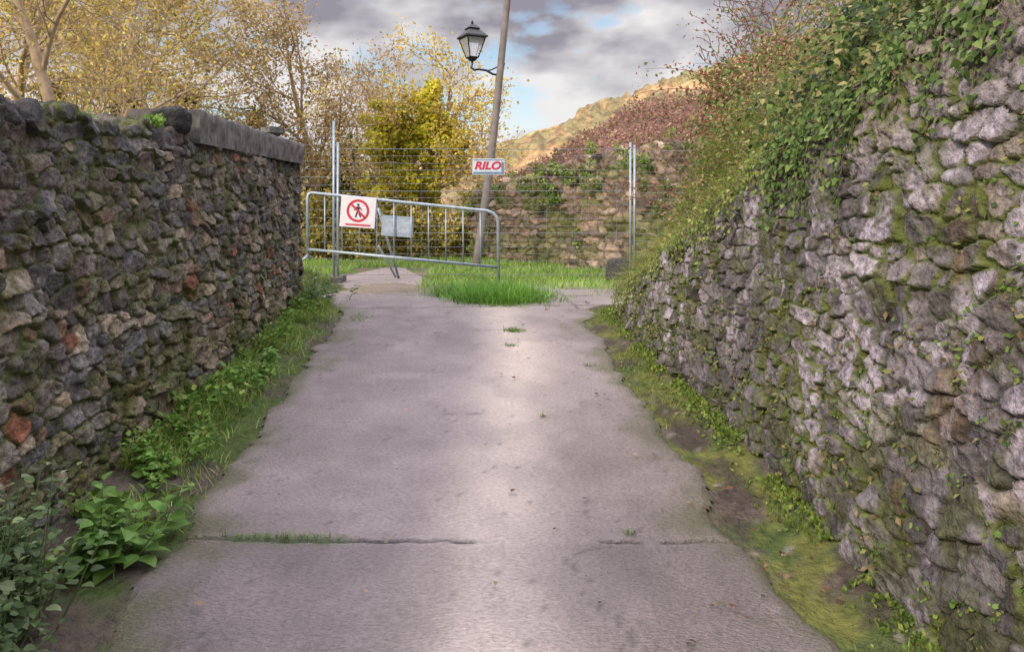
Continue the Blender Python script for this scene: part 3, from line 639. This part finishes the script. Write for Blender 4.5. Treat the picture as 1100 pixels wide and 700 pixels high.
# ------------------------------------------------------------------ fence
fe=empty('mesh_fence'); A=Acc(); W=Acc(); yF=11.6
def panel(x0,x1,z0=.74,z1=2.62,ya=yF,yb=yF):
    f=lambda x:ya+(yb-ya)*(x-x0)/(x1-x0)
    for x in(x0,x1): A.tube([(x,f(x),z0-.08),(x,f(x),z1+.08)],.019,8)
    nz=18
    for k in range(nz+1):
        z=z0+.04+(z1-z0-.06)*k/nz; n=8
        W.tube([(x0+(x1-x0)*q/n,f(x0+(x1-x0)*q/n)+.008*rng.normal(),z+.004*rng.normal()) for q in range(n+1)],.0024 if k%6 else .0040,4,False)
    nx=int((x1-x0)/.2)
    for k in range(1,nx):
        x=x0+(x1-x0)*k/nx
        W.tube([(x,f(x)-.004,z0+.03),(x,f(x)-.004,z1)],.0015,4,False)
panel(-1.79,2.50,z1=2.64); panel(2.56,4.4,z1=2.6,yb=11.2); panel(-4.6,-1.85,z1=2.95,yb=11.6,ya=12.0)
A.obj('posts',M_galv,True,fe); W.obj('wires',M_wire,True,fe)
A=Acc()
for x in(-1.82,2.53): A.box((x,yF,.70),(.24,.55,.13))
A.obj('feet',M_conc,False,fe,.02)
A=Acc(); A.tube([(-1.2,yF+.05,1.75),(-.95,yF+.7,.68)],.02,8); A.tube([(-1.2,yF+.05,1.2),(-1.0,yF+.7,.70)],.016,8); A.obj('brace',M_galv,True,fe)
rock('leaning_stone',(2.26,11.35,.83),(.17,.07,.21),M_stone,9)

# ------------------------------------------------------------------ pedestrian barrier
be=empty('pedestrian_barrier'); A=Acc(); yb=10.4
xl,xr=-2.0,.50; sl=lambda x,zl,zr:zl+(zr-zl)*(x-xl)/(xr-xl)
tp=lambda x:sl(x,1.94,1.69); bt=lambda x:sl(x,1.20,.965)
pts=[(xl,yb,bt(xl)-.10),(xl,yb,tp(xl)-.05),(xl+.015,yb,tp(xl)-.015),(xl+.05,yb,tp(xl))]
pts+=[(xr-.14,yb,tp(xr-.14)),(xr-.07,yb,tp(xr)-.015),(xr-.02,yb,tp(xr)-.06),(xr,yb,tp(xr)-.14),(xr+.01,yb,.69)]
A.tube(pts,.021,10); A.tube([(xl,yb,bt(xl)),(xr,yb,bt(xr))],.019,10)
for k in range(1,11):
    x=xl+(xr-xl)*k/11; A.tube([(x,yb,bt(x)),(x-.005,yb,tp(x))],.010,6)
A.tube([(xr+.01,yb-.28,.685),(xr+.01,yb-.24,.70),(xr+.01,yb,.73),(xr+.01,yb+.24,.70),(xr+.01,yb+.28,.685)],.016,8)
A.tube([(xl,yb-.28,bt(xl)-.12),(xl,yb,bt(xl)-.08),(xl,yb+.28,bt(xl)-.12)],.016,8)
A.obj('frame',M_galv,True,be)
se=empty('no_pedestrians_sign'); ys=yb-.035; cx,cz=-1.335,1.685
rot=Matrix.Rotation(math.radians(4),3,'Y')
A=Acc(); A.box((cx,ys,cz),(.46,.006,.40),rot); A.obj('plate',M_white,False,se,.004)
def disc(A,c,r,y,n=20,sx=1): A.poly([(c[0]+r*sx*math.cos(2*math.pi*k/n),y,c[1]+r*math.sin(2*math.pi*k/n)) for k in range(n)])
A=Acc(); n=36; r0,r1=.118,.148; cz2=cz+.02
for k in range(n):
    a=2*math.pi*k/n;b=2*math.pi*(k+1)/n
    A.poly([(cx+r*math.cos(t),ys-.006,cz2+r*math.sin(t)) for r,t in((r0,a),(r1,a),(r1,b),(r0,b))])
A.box((cx,ys-.009,cz2),(.25,.002,.026),Matrix.Rotation(math.radians(45),3,'Y')); A.box((cx,ys-.006,cz-.165),(.33,.002,.02),rot)
A.obj('red_ring_and_bar',M_red,False,se)
A=Acc(); yy=ys-.0065; disc(A,(cx+.005,cz2+.078),.016,yy)
for q in ([(-.018,.055),(.022,.055),(.018,-.01),(-.016,-.01)],[(-.016,-.01),(.004,-.01),(-.022,-.085),(-.042,-.085)],[(0,-.01),(.018,-.01),(.044,-.083),(.024,-.085)],[(-.018,.055),(-.01,.045),(-.046,.008),(-.056,.014)],[(.022,.055),(.014,.045),(.046,.005),(.056,.012)]):
    A.poly([(cx+a,yy,cz2+b) for a,b in q]); yy-=.0004
A.obj('pedestrian_figure',M_blk,False,se)
be2=empty('notice_board'); A=Acc(); A.box((-.82,yb+.03,1.50),(.42,.006,.27),rot); A.obj('plate',M_blue,False,be2,.004)
A=Acc(); A.box((-.82,yb+.026,1.50),(.34,.003,.19),rot); A.obj('faded_panel',plain('faded_print',(.34,.40,.47),.5,var=.2,nscale=30,bump=0),False,be2)
ce=empty('company_sign'); cx,cz=.42,2.36; A=Acc(); A.box((cx,yF-.02,cz),(.47,.006,.235)); A.obj('plate',plain('light_plate',(.50,.57,.66),.5,var=.08,bump=0),False,ce,.003)
A=Acc(); A.box((cx,yF-.025,cz-.09),(.45,.003,.03)); A.box((cx,yF-.025,cz+.1),(.45,.003,.012)); A.box((cx+.205,yF-.025,cz),(.035,.003,.14)); A.obj('stripes',plain('blue_grey_print',(.12,.2,.3),.5,bump=0),False,ce)
cu=bpy.data.curves.new('lettering','FONT'); cu.body='RILO'; cu.size=.20; cu.align_x='CENTER'; cu.align_y='CENTER'; cu.extrude=.001; cu.offset=.007; cu.shear=.25
t=bpy.data.objects.new('lettering',cu); scene.collection.objects.link(t); t.location=(cx-.02,yF-.027,cz+.012); t.rotation_euler=(math.pi/2,0,0); t.scale=(.88,.78,1); cu.materials.append(M_red); t.parent=ce

# ------------------------------------------------------------------ pole & lantern
pe=empty('street_lamp'); yp=15
A=Acc(); n=12; pts=[];rad=[]
for k in range(n+1):
    t=k/n; pts.append((.28+.78*t+.03*math.sin(t*5),yp,.5+6.3*t)); rad.append(.085-.028*t)
A.tube(pts,rad,12); A.obj('pole',M_wood,True,pe)
lx,lz=.235,4.62
A=Acc()
A.tube([(.78,yp,4.33),(.72,yp,4.32),(.62,yp,4.34),(.50,yp,4.41),(.36,yp,4.43),(.27,yp,4.42),(.215,yp,4.46),(.235,yp,4.55),(lx,yp,lz)],[.022]*8+[.03],8)
A.tube([(.81,yp,4.50),(.70,yp,4.47),(.60,yp,4.42),(.50,yp,4.40)],.014,6)
A.tube([(.77,yp,4.2),(.83,yp,4.55)],.03,6)
A.tube([(lx,yp,lz-.03),(lx,yp,lz),(lx,yp,lz+.03)],[.06,.09,.10],8)
def sq(z,h): return [(lx+a*h,yp+b*h,z) for a,b in((-1,-1),(1,-1),(1,1),(-1,1))]
zb,zt=lz+.03,lz+.40; hb,ht=.085,.19
rotz=Matrix.Rotation(math.radians(25),3,'Z')
def rz(p): v=rotz@(Vector(p)-Vector((lx,yp,0))); return v+Vector((lx,yp,0))
lo=[rz(p) for p in sq(zb,hb)]; hi=[rz(p) for p in sq(zt,ht)]
for a,b in zip(lo,hi): A.tube([a,b],.012,5)
for R4 in(lo,hi):
    for k in range(4): A.tube([R4[k],R4[(k+1)%4]],.014,5)
def frust(z0,h0,z1,h1):
    a=[rz(p) for p in sq(z0,h0)]; b=[rz(p) for p in sq(z1,h1)]
    for k in range(4): A.poly([a[k],a[(k+1)%4],b[(k+1)%4],b[k]])
frust(zt,.225,zt+.03,.22); frust(zt+.03,.22,zt+.16,.10); frust(zt+.16,.10,zt+.18,.115); frust(zt+.18,.115,zt+.26,.04); A.poly([rz(p) for p in sq(zt,.22)][::-1])
A.tube([(lx,yp,zt+.25),(lx,yp,zt+.29),(lx,yp,zt+.31),(lx,yp,zt+.35)],[.015,.03,.02,.004],8)
A.obj('lantern_frame_and_bracket',M_black,False,pe)
A=Acc(); g0=[rz(p) for p in sq(zb+.005,hb-.004)]; g1=[rz(p) for p in sq(zt-.005,ht-.006)]
for k in range(4): A.poly([g0[k],g0[(k+1)%4],g1[(k+1)%4],g1[k]])
A.obj('glass_panes',M_glass,False,pe)
A=Acc(); A.tube([(1.02,yp,6.2),(8,22,7.6)],.012,5); A.tube([(1.0,yp,6.05),(1.3,yp,6.0)],.02,6); A.obj('cable',M_blk,True,pe)

# ------------------------------------------------------------------ light & sky
to_sun=Vector((-.62,-.66,.46)).normalized()
el=math.asin(to_sun.z); az=math.atan2(to_sun.x,to_sun.y)
sd=bpy.data.lights.new('sun','SUN'); sd.energy=3.6; sd.angle=math.radians(7); sd.color=(1,.85,.66)
so=bpy.data.objects.new('sun',sd); scene.collection.objects.link(so); so.rotation_euler=to_sun.to_track_quat('Z','Y').to_euler()
w=bpy.data.worlds.new('World'); scene.world=w; w.use_nodes=True; nt=w.node_tree; ns=nt.nodes; L=nt.links; ns.clear()
out=ns.new('ShaderNodeOutputWorld'); bg=ns.new('ShaderNodeBackground'); L.new(bg.outputs[0],out.inputs[0]); bg.inputs[1].default_value=.15
sky=ns.new('ShaderNodeTexSky'); sky.sky_type='NISHITA'; sky.sun_disc=False; sky.sun_elevation=el; sky.sun_rotation=az; sky.air_density=1.1; sky.dust_density=.5
tc=ns.new('ShaderNodeTexCoord'); mp=ns.new('ShaderNodeMapping'); mp.inputs['Scale'].default_value=(1,1,2.0); mp.inputs['Location'].default_value=(.35,.1,.62); L.new(tc.outputs['Generated'],mp.inputs[0])
n1=ns.new('ShaderNodeTexNoise'); n1.inputs['Scale'].default_value=6.0; n1.inputs['Detail'].default_value=5; n1.inputs['Roughness'].default_value=.52; L.new(mp.outputs[0],n1.inputs[0])
r1=ns.new('ShaderNodeMapRange'); r1.interpolation_type='SMOOTHSTEP'; r1.inputs[1].default_value=.40; r1.inputs[2].default_value=.55; L.new(n1.outputs[0],r1.inputs[0])
sp=ns.new('ShaderNodeSeparateXYZ'); L.new(tc.outputs['Generated'],sp.inputs[0])
hd=ns.new('ShaderNodeMapRange'); hd.interpolation_type='SMOOTHSTEP'; hd.inputs[1].default_value=.19; hd.inputs[2].default_value=.27
# ragged lower edge of the cloud deck
jit_=ns.new('ShaderNodeMath'); jit_.operation='MULTIPLY_ADD'; jit_.inputs[1].default_value=.22; L.new(n1.outputs[0],jit_.inputs[0])
of_=ns.new('ShaderNodeMath'); of_.operation='ADD'; of_.inputs[1].default_value=-.11; L.new(sp.outputs['Z'],of_.inputs[0]); L.new(of_.outputs[0],jit_.inputs[2]); L.new(jit_.outputs[0],hd.inputs[0])
mxm=ns.new('ShaderNodeMath'); mxm.operation='ADD'; mxm.use_clamp=True; L.new(r1.outputs[0],mxm.inputs[0])
hs=ns.new('ShaderNodeMath'); hs.operation='MULTIPLY'; hs.inputs[1].default_value=.95; L.new(hd.outputs[0],hs.inputs[0]); L.new(hs.outputs[0],mxm.inputs[1])
n2=ns.new('ShaderNodeTexNoise'); n2.inputs['Scale'].default_value=6.0; n2.inputs['Detail'].default_value=4; mp2=ns.new('ShaderNodeMapping'); mp2.inputs['Location'].default_value=(3,1,2); mp2.inputs['Scale'].default_value=(1,1,2.2); L.new(tc.outputs['Generated'],mp2.inputs[0]); L.new(mp2.outputs[0],n2.inputs[0])
sb=ns.new('ShaderNodeMath'); sb.operation='MULTIPLY_ADD'; sb.inputs[1].default_value=-.22; L.new(hd.outputs[0],sb.inputs[0]); L.new(n2.outputs[0],sb.inputs[2])
cr=ns.new('ShaderNodeValToRGB'); cr.color_ramp.elements[0].position=.28; cr.color_ramp.elements[0].color=(.36,.345,.41,1); cr.color_ramp.elements[1].position=.54; cr.color_ramp.elements[1].color=(1,.97,.97,1); L.new(sb.outputs[0],cr.inputs[0])
mz=ns.new('ShaderNodeMapRange'); mz.inputs[1].default_value=.30; mz.inputs[2].default_value=.8; mz.inputs[3].default_value=5.9; mz.inputs[4].default_value=40; L.new(sp.outputs['Z'],mz.inputs[0])
sc=ns.new('ShaderNodeVectorMath'); sc.operation='SCALE'; L.new(cr.outputs[0],sc.inputs[0]); L.new(mz.outputs[0],sc.inputs['Scale'])
mx=ns.new('ShaderNodeMix'); mx.data_type='RGBA'; L.new(mxm.outputs[0],mx.inputs[0]); L.new(sky.outputs[0],mx.inputs[6]); L.new(sc.outputs[0],mx.inputs[7]); L.new(mx.outputs[2],bg.inputs[0])

cam=bpy.data.cameras.new('camera'); co=bpy.data.objects.new('camera',cam); scene.collection.objects.link(co)
co.location=(0,0,1.6); co.rotation_euler=(math.radians(90),0,0)
cam.sensor_width=36; cam.lens=850/1100*36; cam.shift_x=56/1100; cam.shift_y=-115/1100; cam.clip_end=2000; cam.clip_start=.05
scene.camera=co
